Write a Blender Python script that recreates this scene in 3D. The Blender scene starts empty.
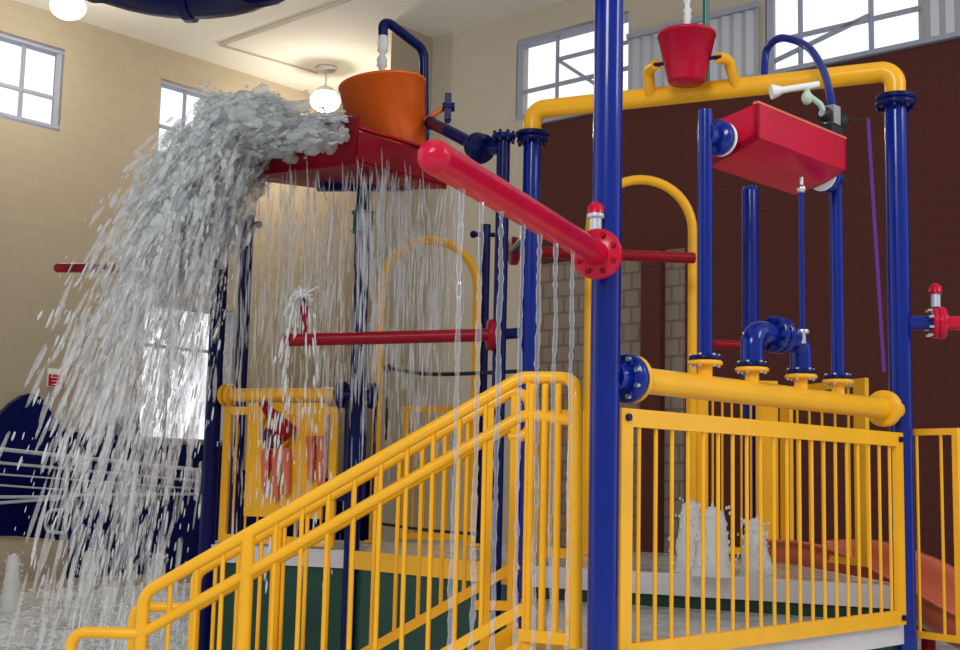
import bpy, bmesh, math, random
from mathutils import Vector as V, Matrix, noise
random.seed(7)
S = bpy.context.scene
C = S.collection

# ------------------------------------------------------------------ camera
F = 1260.0
PITCH = math.radians(6.97)
ROLL = math.radians(1.33)
CAMZ = 1.65
_f = V((0, math.cos(PITCH), math.sin(PITCH)))
_r0 = V((1, 0, 0))
_u0 = V((0, -math.sin(PITCH), math.cos(PITCH)))
_r = _r0 * math.cos(ROLL) + _u0 * math.sin(ROLL)
_u = _u0 * math.cos(ROLL) - _r0 * math.sin(ROLL)
cam_d = bpy.data.cameras.new('camera')
cam_d.sensor_width = 36.0
cam_d.lens = F / 960 * 36
cam_d.clip_end = 200
cam = bpy.data.objects.new('camera', cam_d)
C.objects.link(cam)
m = Matrix((_r, _u, -_f)).transposed().to_4x4()
m.translation = V((0, 0, CAMZ))
cam.matrix_world = m
S.camera = cam

# ------------------------------------------------------------------ light
S.view_settings.view_transform = 'Standard'
S.view_settings.look = 'None'
S.view_settings.exposure = 0.08
S.view_settings.gamma = 1.0
S.view_settings.use_curve_mapping = False
S.cycles.transparent_max_bounces = 40
S.cycles.max_bounces = 8
S.cycles.sample_clamp_indirect = 4.0
W = bpy.data.worlds.new('daylight'); S.world = W
W.use_nodes = True
_nt = W.node_tree
bg = _nt.nodes['Background']
_tc = _nt.nodes.new('ShaderNodeTexCoord'); _sx = _nt.nodes.new('ShaderNodeSeparateXYZ')
_rp = _nt.nodes.new('ShaderNodeValToRGB'); _mr = _nt.nodes.new('ShaderNodeMapRange')
_mr.inputs['From Min'].default_value = -1; _mr.inputs['From Max'].default_value = 1
_nt.links.new(_tc.outputs['Generated'], _sx.inputs[0]); _nt.links.new(_sx.outputs['Y'], _mr.inputs['Value'])
_nt.links.new(_mr.outputs[0], _rp.inputs['Fac']); _nt.links.new(_rp.outputs['Color'], bg.inputs['Color'])
_rp.color_ramp.elements[0].position = .30; _rp.color_ramp.elements[0].color = (.33, .34, .36, 1)
_rp.color_ramp.elements[1].position = .62; _rp.color_ramp.elements[1].color = (.97, .98, 1, 1)
bg.inputs[1].default_value = 1.35


def area(name, loc, target, size, power, col=(1, 1, 1)):
    d = bpy.data.lights.new(name, 'AREA')
    d.shape = 'RECTANGLE'; d.size, d.size_y = size; d.energy = power; d.color = col
    o = bpy.data.objects.new(name, d); C.objects.link(o)
    o.location = loc
    o.rotation_euler = (V(target) - V(loc)).to_track_quat('-Z', 'Y').to_euler()
    return o


area('hall_fill', (-3, -5, 8.5), (0.5, 9, 2.0), (3.2, 3.2), 700, (1, .98, .95))  # added area light behind the camera: brightens the structure, puts highlights on the paint
area('side_fill', (9, 2, 7.5), (1.5, 8, 2.0), (2.5, 3), 260, (.95, .97, 1))  # second added light, out of view to the side, makes up for the dim world


# ------------------------------------------------------------------ helpers: places
def ray(px, py):
    return _f * F + _r * (px - 480) + _u * (325 - py)


def P(px, py, Y):
    d = ray(px, py)
    return V((0, 0, CAMZ)) + d * (Y / d.y)


def PX(px, Y):
    """world X of a vertical line seen near the horizon at image column px"""
    return P(px, 478, Y).x


def onplane(px, py, p0, n):
    d = ray(px, py); o = V((0, 0, CAMZ))
    return o + d * ((p0 - o).dot(n) / d.dot(n))


# ------------------------------------------------------------------ helpers: materials
def mat(name, col, rough=.35, coat=0.0, metal=0.0, var=0.0, scale=6.0, bump=0.0, bscale=40.0, emit=None, spec=.3):
    m = bpy.data.materials.new(name); m.use_nodes = True
    nt = m.node_tree; b = nt.nodes['Principled BSDF']
    b.inputs['Base Color'].default_value = (*col, 1)
    b.inputs['Roughness'].default_value = rough
    b.inputs['Metallic'].default_value = metal
    b.inputs['Coat Weight'].default_value = coat
    b.inputs['Coat Roughness'].default_value = .08
    b.inputs['Specular IOR Level'].default_value = spec
    tc = nt.nodes.new('ShaderNodeTexCoord')
    if var > 0:
        n = nt.nodes.new('ShaderNodeTexNoise'); n.inputs['Scale'].default_value = scale
        n.inputs['Detail'].default_value = 5
        nt.links.new(tc.outputs['Object'], n.inputs['Vector'])
        r = nt.nodes.new('ShaderNodeValToRGB')
        r.color_ramp.elements[0].position = .3; r.color_ramp.elements[1].position = .7
        r.color_ramp.elements[0].color = (*[c * (1 - var) for c in col], 1)
        r.color_ramp.elements[1].color = (*[min(1, c * (1 + var)) for c in col], 1)
        nt.links.new(n.outputs['Fac'], r.inputs['Fac'])
        nt.links.new(r.outputs['Color'], b.inputs['Base Color'])
    if bump > 0:
        n2 = nt.nodes.new('ShaderNodeTexNoise'); n2.inputs['Scale'].default_value = bscale
        nt.links.new(tc.outputs['Object'], n2.inputs['Vector'])
        bp = nt.nodes.new('ShaderNodeBump'); bp.inputs['Strength'].default_value = bump
        bp.inputs['Distance'].default_value = .02
        nt.links.new(n2.outputs['Fac'], bp.inputs['Height'])
        nt.links.new(bp.outputs['Normal'], b.inputs['Normal'])
    if emit:
        b.inputs['Emission Color'].default_value = (*emit[0], 1)
        b.inputs['Emission Strength'].default_value = emit[1]
    return m


def block_mat(name, col, dark, bw, bh, along, mortar=.012):
    """masonry: courses run along the horizontal direction `along`"""
    m = mat(name, col, .75)
    nt = m.node_tree; b = nt.nodes['Principled BSDF']
    g = nt.nodes.new('ShaderNodeNewGeometry')
    d = nt.nodes.new('ShaderNodeVectorMath'); d.operation = 'DOT_PRODUCT'
    d.inputs[1].default_value = along
    nt.links.new(g.outputs['Position'], d.inputs[0])
    s = nt.nodes.new('ShaderNodeSeparateXYZ'); nt.links.new(g.outputs['Position'], s.inputs[0])
    c = nt.nodes.new('ShaderNodeCombineXYZ')
    nt.links.new(d.outputs['Value'], c.inputs[0]); nt.links.new(s.outputs['Z'], c.inputs[1])
    br = nt.nodes.new('ShaderNodeTexBrick')
    br.inputs['Scale'].default_value = 1
    br.inputs['Brick Width'].default_value = bw; br.inputs['Row Height'].default_value = bh
    br.inputs['Mortar Size'].default_value = mortar
    br.inputs['Color1'].default_value = (*col, 1)
    br.inputs['Color2'].default_value = (*[x * .97 for x in col], 1)
    br.inputs['Mortar'].default_value = (*dark, 1)
    nt.links.new(c.outputs[0], br.inputs['Vector'])
    nt.links.new(br.outputs['Color'], b.inputs['Base Color'])
    return m


def water_mat(name, col, alpha, rough=.15):
    m = bpy.data.materials.new(name); m.use_nodes = True
    nt = m.node_tree; nt.nodes.remove(nt.nodes['Principled BSDF']); N = nt.nodes.new
    d = N('ShaderNodeBsdfDiffuse'); d.inputs[0].default_value = (*col, 1)
    tl = N('ShaderNodeBsdfTranslucent'); tl.inputs[0].default_value = (*[min(1, c * 1.08) for c in col], 1)
    g = N('ShaderNodeBsdfGlossy'); g.inputs['Roughness'].default_value = rough
    tr = N('ShaderNodeBsdfTransparent')
    fr = N('ShaderNodeFresnel'); fr.inputs['IOR'].default_value = 1.4
    a1 = N('ShaderNodeMixShader'); a1.inputs[0].default_value = .4
    a2 = N('ShaderNodeMixShader'); a3 = N('ShaderNodeMixShader'); a3.inputs[0].default_value = alpha
    L = nt.links.new
    L(d.outputs[0], a1.inputs[1]); L(tl.outputs[0], a1.inputs[2])
    L(fr.outputs[0], a2.inputs[0]); L(a1.outputs[0], a2.inputs[1]); L(g.outputs[0], a2.inputs[2])
    L(tr.outputs[0], a3.inputs[1]); L(a2.outputs[0], a3.inputs[2])
    L(a3.outputs[0], nt.nodes['Material Output'].inputs['Surface'])
    return m


def glass_mat(name, gl=.08):
    m = bpy.data.materials.new(name); m.use_nodes = True
    nt = m.node_tree
    out = nt.nodes['Material Output']; nt.nodes.remove(nt.nodes['Principled BSDF'])
    t = nt.nodes.new('ShaderNodeBsdfTransparent'); t.inputs[0].default_value = (.97, .98, 1, 1)
    g = nt.nodes.new('ShaderNodeBsdfGlossy'); g.inputs['Roughness'].default_value = .03
    x = nt.nodes.new('ShaderNodeMixShader'); x.inputs[0].default_value = gl
    nt.links.new(t.outputs[0], x.inputs[1]); nt.links.new(g.outputs[0], x.inputs[2])
    nt.links.new(x.outputs[0], out.inputs['Surface'])
    return m


M = {}
M['blue'] = mat('blue_paint', (.0005, .014, .205), .2, .3, var=.12, scale=3, spec=.2)
M['navy'] = mat('navy_paint', (.002, .005, .07), .3, .04, var=.15, scale=3, spec=.16)
M['yellow'] = mat('yellow_paint', (.88, .43, .012), .3, .1, var=.06, scale=4)
M['red'] = mat('red_paint', (.50, .003, .032), .28, .1, var=.1, scale=4, spec=.2)
M['darkred'] = mat('dark_red_paint', (.25, .004, .014), .35, .05, var=.15, scale=4, spec=.15)
M['orange'] = mat('orange_plastic', (.82, .135, .012), .3, .2, var=.08, scale=5)
M['salmon'] = mat('salmon_fibreglass', (.62, .14, .07), .35, .3, var=.08, scale=4)
M['steel'] = mat('steel', (.62, .64, .66), .3, 0, .9)
M['silver'] = mat('silver_paint', (.50, .54, .60), .35, .1, .3)
M['black'] = mat('black_rubber', (.012, .012, .016), .5)
M['green'] = mat('green_panel', (.004, .045, .026), .4, .2, var=.25, scale=3)
M['teal'] = mat('green_pipe', (.01, .11, .08), .3, .3)
M['purple'] = mat('purple_strap', (.11, .02, .22), .6)
M['white'] = mat('white_plastic', (.82, .84, .8), .35, .1)
M['fascia'] = mat('grey_white_fascia', (.60, .57, .59), .4, .1, var=.06, scale=4)
M['deckfloor'] = mat('grey_deck_floor', (.46, .49, .48), .22, .3, var=.25, scale=9, bump=.25, bscale=35)
M['tread'] = mat('tread_plate', (.58, .30, .05), .4, .1, var=.4, scale=25)
M['lamp'] = mat('lamp_globe', (1, 1, 1), .4, emit=((1, .97, .9), 3.0))
M['window_frame'] = mat('window_frame', (.33, .35, .43), .5)
M['glass'] = glass_mat('window_glass')
M['foam'] = water_mat('foam_water', (.97, .98, .98), .9, .2)
M['bubble'] = water_mat('bubbling_water', (.95, .97, .97), .75, .3)
M['splash'] = water_mat('splash_water', (.90, .95, .95), .46, .1)
M['thin'] = water_mat('thin_water', (.95, .97, 1.0), .24, .1)
M['stream'] = glass_mat('clear_stream', .24)
_g = M['stream'].node_tree.nodes['Glossy BSDF']; _g.inputs['Roughness'].default_value = .12


# ------------------------------------------------------------------ helpers: meshes
class MB:
    def __init__(self):
        self.v = []; self.f = []; self.sm = []

    def add(self, vs, fs, smooth=True):
        o = len(self.v)
        self.v += [V(p) for p in vs]
        self.f += [[i + o for i in q] for q in fs]
        self.sm += [smooth] * len(fs)
        return self

    def ring_frame(self, d):
        d = d.normalized()
        a = V((0, 0, 1)) if abs(d.z) < .9 else V((1, 0, 0))
        x = d.cross(a).normalized()
        return x, d.cross(x).normalized()

    def tube(self, pts, r, seg=14, closed=False, caps=True, rr=None):
        pts = [V(p) for p in pts]
        n = len(pts)
        d0 = (pts[1] - pts[0]).normalized()
        x, y = self.ring_frame(d0)
        vs = []; fs = []
        prev = d0
        for i, p in enumerate(pts):
            if i == 0: t = pts[1] - pts[0]
            elif i == n - 1: t = pts[-1] - pts[-2]
            else: t = (pts[i + 1] - pts[i]).normalized() + (pts[i] - pts[i - 1]).normalized()
            t = t.normalized()
            q = prev.rotation_difference(t)
            x = (q @ x).normalized(); y = t.cross(x).normalized(); prev = t
            rad = rr[i] if rr else r
            for k in range(seg):
                a = 2 * math.pi * k / seg
                vs.append(p + x * (math.cos(a) * rad) + y * (math.sin(a) * rad))
        for i in range(n - 1):
            for k in range(seg):
                k2 = (k + 1) % seg
                fs.append([i * seg + k, i * seg + k2, (i + 1) * seg + k2, (i + 1) * seg + k])
        self.add(vs, fs, True)
        if caps:
            o = len(self.v) - len(vs)
            # caps with their own vertices, so that edges stay crisp
            self.add(vs[:seg], [list(range(seg))[::-1]], False)
            self.add(vs[-seg:], [list(range(seg))], False)
        return self

    def cyl(self, a, b, r, seg=20, r2=None):
        return self.tube([a, b], r, seg, rr=[r, r if r2 is None else r2])

    def box(self, c, ax, ay, az):
        """centre and three half-axes"""
        c = V(c); ax = V(ax); ay = V(ay); az = V(az)
        vs = [c + ax * i + ay * j + az * k for k in (-1, 1) for j in (-1, 1) for i in (-1, 1)]
        fs = [[0, 2, 3, 1], [4, 5, 7, 6], [0, 1, 5, 4], [2, 6, 7, 3], [0, 4, 6, 2], [1, 3, 7, 5]]
        return self.add(vs, fs, False)

    def bar(self, a, b, w, h, up=V((0, 0, 1))):
        """rectangular bar from a to b"""
        a = V(a); b = V(b); d = (b - a)
        t = d.normalized()
        if abs(t.dot(up)) > .95: up = V((1, 0, 0))
        s = t.cross(up).normalized(); u = s.cross(t).normalized()
        return self.box((a + b) / 2, d / 2, s * (w / 2), u * (h / 2))

    def prism(self, pts, off):
        """polygon (list of points) extruded by vector off"""
        pts = [V(p) for p in pts]; n = len(pts); off = V(off)
        vs = pts + [p + off for p in pts]
        fs = [list(range(n))[::-1], [i + n for i in range(n)]]
        for i in range(n):
            j = (i + 1) % n
            fs.append([i, j, j + n, i + n])
        return self.add(vs, fs, False)

    def lathe(self, base, axis, prof, seg=28):
        """prof: list of (radius, distance along axis)"""
        base = V(base); axis = V(axis).normalized()
        x, y = self.ring_frame(axis)
        vs = []; fs = []
        for r, h in prof:
            for k in range(seg):
                a = 2 * math.pi * k / seg
                vs.append(base + axis * h + x * (r * math.cos(a)) + y * (r * math.sin(a)))
        for i in range(len(prof) - 1):
            for k in range(seg):
                k2 = (k + 1) % seg
                fs.append([i * seg + k, i * seg + k2, (i + 1) * seg + k2, (i + 1) * seg + k])
        return self.add(vs, fs, True)

    def sphere(self, c, r, seg=20, rings=12, sc=(1, 1, 1)):
        c = V(c); prof = []
        vs = []; fs = []
        for i in range(rings + 1):
            t = math.pi * i / rings
            for k in range(seg):
                a = 2 * math.pi * k / seg
                vs.append(c + V((math.sin(t) * math.cos(a) * r * sc[0], math.sin(t) * math.sin(a) * r * sc[1], math.cos(t) * r * sc[2])))
        for i in range(rings):
            for k in range(seg):
                k2 = (k + 1) % seg
                fs.append([i * seg + k, (i + 1) * seg + k, (i + 1) * seg + k2, i * seg + k2])
        return self.add(vs, fs, True)

    def flange(self, c, axis, r, th):
        """disc with a chamfered rim"""
        a = V(axis).normalized(); c = V(c)
        return self.lathe(c - a * th / 2, a, [(.001, 0), (r * .94, 0), (r, th * .25), (r, th * .75), (r * .94, th), (.001, th)], 28)

    def build(self, name, material, parent=None, loc=None):
        me = bpy.data.meshes.new(name)
        o = bpy.data.objects.new(name, me)
        C.objects.link(o)
        if parent is not None:
            base = world_loc(parent); o.parent = parent
        else:
            if loc is None:
                lo = V((min(p.x for p in self.v), min(p.y for p in self.v), min(p.z for p in self.v)))
                hi = V((max(p.x for p in self.v), max(p.y for p in self.v), max(p.z for p in self.v)))
                loc = V(((lo.x + hi.x) / 2, (lo.y + hi.y) / 2, lo.z))
            base = V(loc); o.location = base
        me.from_pydata([tuple(p - base) for p in self.v], [], self.f)
        me.polygons.foreach_set('use_smooth', self.sm)
        me.materials.append(material if not isinstance(material, str) else M[material])
        me.update()
        bm = bmesh.new(); bm.from_mesh(me)
        bmesh.ops.recalc_face_normals(bm, faces=bm.faces)
        bm.to_mesh(me); bm.free()
        return o


WL = {}


def world_loc(o):
    p = V(o.location)
    while o.parent is not None:
        o = o.parent; p += V(o.location)
    return p


def tag(o, label, cat, group=None, kind=None):
    o['label'] = label; o['category'] = cat
    if group: o['group'] = group
    if kind: o['kind'] = kind
    return o


def thing(name, loc, label, cat, group=None):
    o = bpy.data.objects.new(name, None); C.objects.link(o)
    o.empty_display_size = .1
    o.location = loc
    return tag(o, label, cat, group)


def struct(name, mb, material, parent=None):
    o = mb.build(name, material, parent)
    if parent is None: o['kind'] = 'structure'
    return o


def fillet(pts, r, n=7):
    """round the corners of a polyline with radius r (one number or one per corner)"""
    pts = [V(p) for p in pts]; out = [pts[0]]
    for i in range(1, len(pts) - 1):
        a, b, c = pts[i - 1], pts[i], pts[i + 1]
        d1 = (a - b).normalized(); d2 = (c - b).normalized()
        ang = d1.angle(d2)
        if ang > 3.1: out.append(b); continue
        t = min(r / math.tan(ang / 2), .49 * (a - b).length, .49 * (c - b).length)
        rr = t * math.tan(ang / 2)
        cen = b + (d1 + d2).normalized() * (rr / math.sin(ang / 2))
        s = b + d1 * t - cen; e = b + d2 * t - cen
        tot = s.angle(e); ax = s.cross(e).normalized()
        for k in range(n + 1):
            out.append(cen + Matrix.Rotation(tot * k / n, 3, ax) @ s)
    out.append(pts[-1])
    return out


class Many:
    def __init__(self, l): self.l = l
    def build(self, name, material, parent):
        for q in self.l: q.build(name, material, parent)


def bolts_ring(c, axis, r, n=8, size=.012, h=.02):
    a = V(axis).normalized(); x, y = MB().ring_frame(a); out = []
    for k in range(n):
        mb = MB()
        t = 2 * math.pi * (k + .5) / n
        p = V(c) + x * (r * math.cos(t)) + y * (r * math.sin(t))
        mb.cyl(p - a * h, p + a * h, size, 6); out.append(mb)
    return Many(out)


Z = V((0, 0, 1))

# ------------------------------------------------------------------ the setting
CEIL = 8.9
UD = V((.667, .745, 0)).normalized()       # along the left wall, away
VD = V((-.758, .652, 0)).normalized()      # along the back wall, away
P0 = V((-5.54, 21, 0))                     # on the left wall
K = V((-.89, 20.2, 0))                     # inner corner of the back wall
NL = V((UD.y, -UD.x, 0))                   # left wall faces the hall
NB = V((-VD.y, VD.x, 0)) * 1.0
if NB.dot(V((0, 0, 0)) - K) < 0: NB = -NB
if NL.dot(V((0, 0, 0)) - P0) < 0: NL = -NL

M['wall_l'] = block_mat('tan_block_wall', (.43, .36, .26), (.41, .342, .247), .4, .2, UD, .012)
M['wall_b'] = block_mat('beige_block_wall', (.54, .475, .38), (.52, .457, .365), .4, .2, VD)
M['brown'] = block_mat('brown_block_wall', (.085, .019, .013), (.072, .016, .011), .4, .2, VD, .014)
M['tile'] = block_mat('grey_tile_wall', (.25, .19, .15), (.16, .12, .095), .26, .24, VD, .02)
M['ceiling'] = mat('white_ceiling', (.88, .84, .76), .8, var=.03, scale=.6)
M['floor'] = mat('wet_pool_floor', (.78, .87, .90), .25, .2, var=.35, scale=2.2, bump=.6, bscale=7)
M['curb'] = mat('tan_curb', (.42, .34, .24), .6, var=.15, scale=3)
M['corr'] = mat('corrugated_metal', (.48, .50, .56), .4, 0, .4)

mb = MB(); mb.box((0, 13, -.15), (16, 0, 0), (0, 20, 0), (0, 0, .15))
struct('floor', mb, 'floor')
mb = MB(); mb.prism([*[V((q.x, q.y, CEIL)) for q in (P0 - UD * 13 - NL * .3, P0 + UD * 8 - NL * .3, K + UD * .3, K - VD * 18 + UD * .3, K - VD * 18 - UD * 9)]], (0, 0, .3))
struct('ceiling', mb, 'ceiling')


def wall(name, material, p0, d, n, s0, s1, z1, holes):
    """solid wall 0.3 thick behind the plane, with rectangular openings (s0, s1, z0, z1)"""
    ss = sorted({s0, s1, *[h[0] for h in holes], *[h[1] for h in holes]})
    zs = sorted({0, z1, *[h[2] for h in holes], *[h[3] for h in holes]})
    mb = MB()
    for a, b in zip(ss, ss[1:]):
        for c, e in zip(zs, zs[1:]):
            ms, mz = (a + b) / 2, (c + e) / 2
            if any(h[0] < ms < h[1] and h[2] < mz < h[3] for h in holes): continue
            mb.box(p0 + d * ms + Z * mz - n * .15, d * ((b - a) / 2), n * .15, Z * ((e - c) / 2))
    return struct(name, mb, material)


def on(px, py, p0, d, n):
    q = onplane(px, py, p0, n)
    return (q - p0).dot(d), q.z


def hole(p0, d, n, px0, py0, px1, py1):
    """opening from two image corners on a wall plane"""
    a = on(px0, py0, p0, d, n); b = on(px1, py1, p0, d, n)
    return (min(a[0], b[0]), max(a[0], b[0]), min(a[1], b[1]), max(a[1], b[1]))


def window(name, p0, d, n, h, verts, hors, fw=.09, extra=()):
    s0, s1, z0, z1 = h
    at = lambda s, z, o=-.1: p0 + d * s + Z * z + n * o
    mb = MB()
    for a, b in (((s0, z0), (s1, z0)), ((s0, z1), (s1, z1)), ((s0, z0), (s0, z1)), ((s1, z0), (s1, z1))):
        mb.bar(at(*a), at(*b), .2, fw)
    o = struct(name, mb, 'window_frame')
    mb = MB()
    for s in verts: mb.bar(at(s, z0), at(s, z1), .05, .055)
    for z in hors: mb.bar(at(s0, z), at(s1, z), .05, .055)
    for a, b in extra: mb.bar(at(*a), at(*b), .05, .05)
    mb.build('window_bar', 'window_frame', o)
    mb = MB(); mb.box(at((s0 + s1) / 2, (z0 + z1) / 2, -.16), d * ((s1 - s0) / 2), n * .01, Z * ((z1 - z0) / 2))
    mb.build('glass_pane', 'glass', o)
    return o


LW = (P0, UD, NL)
h1 = hole(*LW, -40, 20, 60, 128)
h1 = (h1[0], h1[1], on(30, 122, *LW)[1], on(30, 42, *LW)[1])
s_c = on(25, 80, *LW)[0]
h2 = (on(160, 100, *LW)[0], on(214, 100, *LW)[0], h1[2], h1[3])
h3 = (on(141, 380, *LW)[0], on(233, 380, *LW)[0], on(180, 441, *LW)[1], on(180, 306, *LW)[1])
s_corner = (K - P0).dot(UD) + 7
wall('wall_left', 'wall_l', *LW, -12, s_corner, CEIL, [h1, h2, h3])
window('window_1', *LW, h1, [s_c], [on(30, 90, *LW)[1]])
window('window_2', *LW, h2, [on(188, 100, *LW)[0]], [on(30, 90, *LW)[1]])
window('window_3', *LW, h3, [on(170, 380, *LW)[0]], [on(180, 348, *LW)[1]])

BW = (K, -VD, NB)
g1 = (on(516, 80, *BW)[0], on(628, 80, *BW)[0], on(530, 122, *BW)[1] + .1, on(540, 37, *BW)[1])
g2 = (on(765, 30, *BW)[0], on(922, 30, *BW)[0], on(900, 54, *BW)[1], g1[3] + .15)
wall('wall_back', 'wall_b', *BW, 0, 18, CEIL, [g1, g2])
zb = on(700, 95, *BW)[1]        # top of the brown blockwork
w1v = on(553, 90, *BW)[0]
q1 = on(540, 86, *BW)[1]
window('window_4', *BW, g1, [w1v], [q1],
       extra=[((w1v, on(553, 58, *BW)[1]), (on(600, 88, *BW)[0], on(600, 88, *BW)[1])),
              ((w1v, on(553, 58, *BW)[1]), (g1[1], on(625, 40, *BW)[1]))])
window('window_5', *BW, g2, [on(797, 30, *BW)[0], on(868, 30, *BW)[0]], [on(868, 17, *BW)[1]],
       extra=[((g2[0], on(765, 62, *BW)[1]), (g2[0] + 1.4, on(765, 62, *BW)[1] + .35))])
# return wall next to the inner corner
k1 = K - UD * .95
mb = MB(); RD = V((-.045, 1, 0)); mb.prism([K + UD * .02, k1, k1 + RD * 5.2, K + RD * 5.6], Z * CEIL)
struct('wall_return', mb, 'wall_l')
# brown lower part of the back wall with a pale ledge on top
sb0 = on(541, 200, *BW)[0]
mb = MB(); mb.box(K - VD * ((sb0 + 18) / 2) + NB * .06 + Z * (zb / 2), VD * ((18 - sb0) / 2), NB * .06, Z * (zb / 2))
struct('wall_back_lower', mb, 'brown')
mb = MB(); mb.box(K - VD * ((sb0 + 18) / 2) + NB * .1 + Z * (zb + .03), VD * ((18 - sb0) / 2), NB * .1, Z * .03)
struct('trim_1', mb, 'window_frame')
# grey tiled part between the posts
t0, t1 = on(541, 300, *BW)[0], on(690, 300, *BW)[0]
zt = on(620, 258, *BW)[1]
mb = MB(); mb.box(K - VD * ((t0 + t1) / 2) + NB * .14 + Z * (zt / 2), VD * ((t1 - t0) / 2), NB * .03, Z * (zt / 2))
struct('wall_back_tile', mb, 'tile')
sp = on(662, 300, *BW)[0]
mb = MB(); mb.box(K - VD * sp + NB * .22 + Z * (zt / 2), VD * .16, NB * .07, Z * (zt / 2))
struct('trim_2', mb, 'brown')


def corrugated(name, sA, sB, z0, z1):
    mb = MB(); n = int((sB - sA) / .09)
    prof = []
    for i in range(n + 1):
        s = sA + (sB - sA) * i / n
        prof.append(K - VD * s + NB * (.05 + .035 * (i % 2)))
    vs = [p + Z * z0 for p in prof] + [p + Z * z1 for p in prof]
    fs = [[i, i + 1, i + n + 2, i + n + 1] for i in range(n)]
    mb.add(vs, fs, False)
    o = struct(name, mb, 'corr')
    so = o.modifiers.new('thick', 'SOLIDIFY'); so.thickness = .01
    mb = MB(); mb.bar(K - VD * sA + NB * .09 + Z * z1, K - VD * sB + NB * .09 + Z * z1, .08, .08)
    mb.build('top_rail', 'window_frame', o)
    return o


zc = on(700, 22, *BW)[1]
corrugated('trim_3', g1[1] + .05, g2[0] - .05, zb + .07, zc)
corrugated('trim_4', g2[1] + .05, 17.5, zb + .07, zc + .9)

# ceiling seams
def ceil_pt(px, py): return onplane(px, py, V((0, 0, CEIL)), Z)
mb = MB(); mb.bar(ceil_pt(220, 44) - Z * .02, ceil_pt(350, -2) - Z * .02, .06, .03)
mb.bar(ceil_pt(220, 44) - Z * .02, ceil_pt(318, 72) - Z * .02, .03, .03)
struct('trim_5', mb, mat('ceiling_seam', (.55, .5, .42), .7))

# curb below the left wall
cu = lambda px, py: onplane(px, py, P0 + NL * 1.6, NL)
mb = MB(); s_a, s_b = -12, on(66, 550, P0 + NL * 1.6, UD, NL)[0]
mb.box(P0 + UD * ((s_a + s_b) / 2) + NL * .85 + Z * .32, UD * ((s_b - s_a) / 2), NL * .8, Z * .32)
mb.box(P0 + UD * ((s_a + 9) / 2) + NL * 1.1 + Z * .05, UD * ((9 - s_a) / 2), NL * 1.0, Z * .05)
struct('trim_6', mb, 'curb')

# ------------------------------------------------------------------ things along the left wall
def wl(px, py, off): return onplane(px, py, P0 + NL * off, NL)


wave = [(-60, 440), (-30, 430), (0, 415), (12, 403), (24, 395), (33, 393), (42, 398), (50, 410), (58, 423), (70, 431), (90, 434),
        (110, 427), (124, 413), (133, 409), (139, 414), (141, 443), (234, 446), (240, 470), (246, 470)]
top = [wl(x, y, .16) for x, y in wave]
mb = MB()
poly = top + [V((top[-1].x, top[-1].y, .12)), V((top[0].x, top[0].y, .12))]
mb.prism(poly, -NL * .12)
tag(mb.build('wave_panel', 'navy'), 'large navy panel with wave crests along its top edge below the tall window', 'panel')
mb = MB(); sr0 = on(67, 500, P0 + NL * 1.3, UD, NL)[0]; sr1 = sr0 + 7.5
mb.box(P0 + UD * ((sr0 + sr1) / 2) + NL * .9 + Z * .85, UD * ((sr1 - sr0) / 2), NL * .55, Z * .75)
tag(mb.build('ramp_wall', 'navy'), 'dark navy ramp side wall under the silver handrails', 'wall')

rail = thing('ramp_railing', wl(67, 575, 1.55), 'silver pipe railing with several horizontal bars on the navy ramp', 'railing')
for a, b, r in (((-30, 446), (198, 470), .03), ((-30, 460), (198, 481), .022), ((-30, 472), (198, 489), .014), ((-30, 483), (66, 490), .014),
                ((-30, 497), (66, 497), .024), ((68, 495), (198, 494), .026), ((-30, 505), (66, 498), .024)):
    mb = MB(); mb.cyl(wl(*a, 1.55), wl(*b, 1.55), r, 10); mb.build('rail', 'silver', rail)
for px, y0, y1 in ((67, 456, 570), (197, 469, 500)):
    mb = MB(); mb.cyl(wl(px, y0, 1.55), wl(px - 2, y1, 1.55), .03, 10); mb.build('post', 'silver', rail)
mb = MB(); mb.tube(fillet([wl(64, 510, 1.6), wl(46, 510, 1.6), wl(45, 532, 1.6), wl(63, 533, 1.6)], .12), .025, 10)
tag(mb.build('grab_bar', 'silver'), 'small silver grab loop beside the railing post', 'grab bar')

sg = thing('wall_sign', wl(56, 388, .05), 'small white and red notice high on the tan wall', 'sign')
c0, c1 = wl(48, 369, .02), wl(64, 387, .02)
def sign_box(ax, ay, bx, by, off, mm, nm):
    a, b = wl(ax, ay, off), wl(bx, by, off); s = (b - a).dot(UD)
    mb = MB(); mb.box((a + b) / 2, UD * (s / 2), NL * .012, Z * (abs(a.z - b.z) / 2)); return mb.build(nm, mm, sg)
sign_box(48, 368, 65, 388, .02, 'white', 'board')
sign_box(49, 374, 64, 387, .04, 'red', 'red_field')
for y in (377, 380.5, 384): sign_box(52, y, 61, y + 1.3, .06, 'white', 'text_line')


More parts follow.
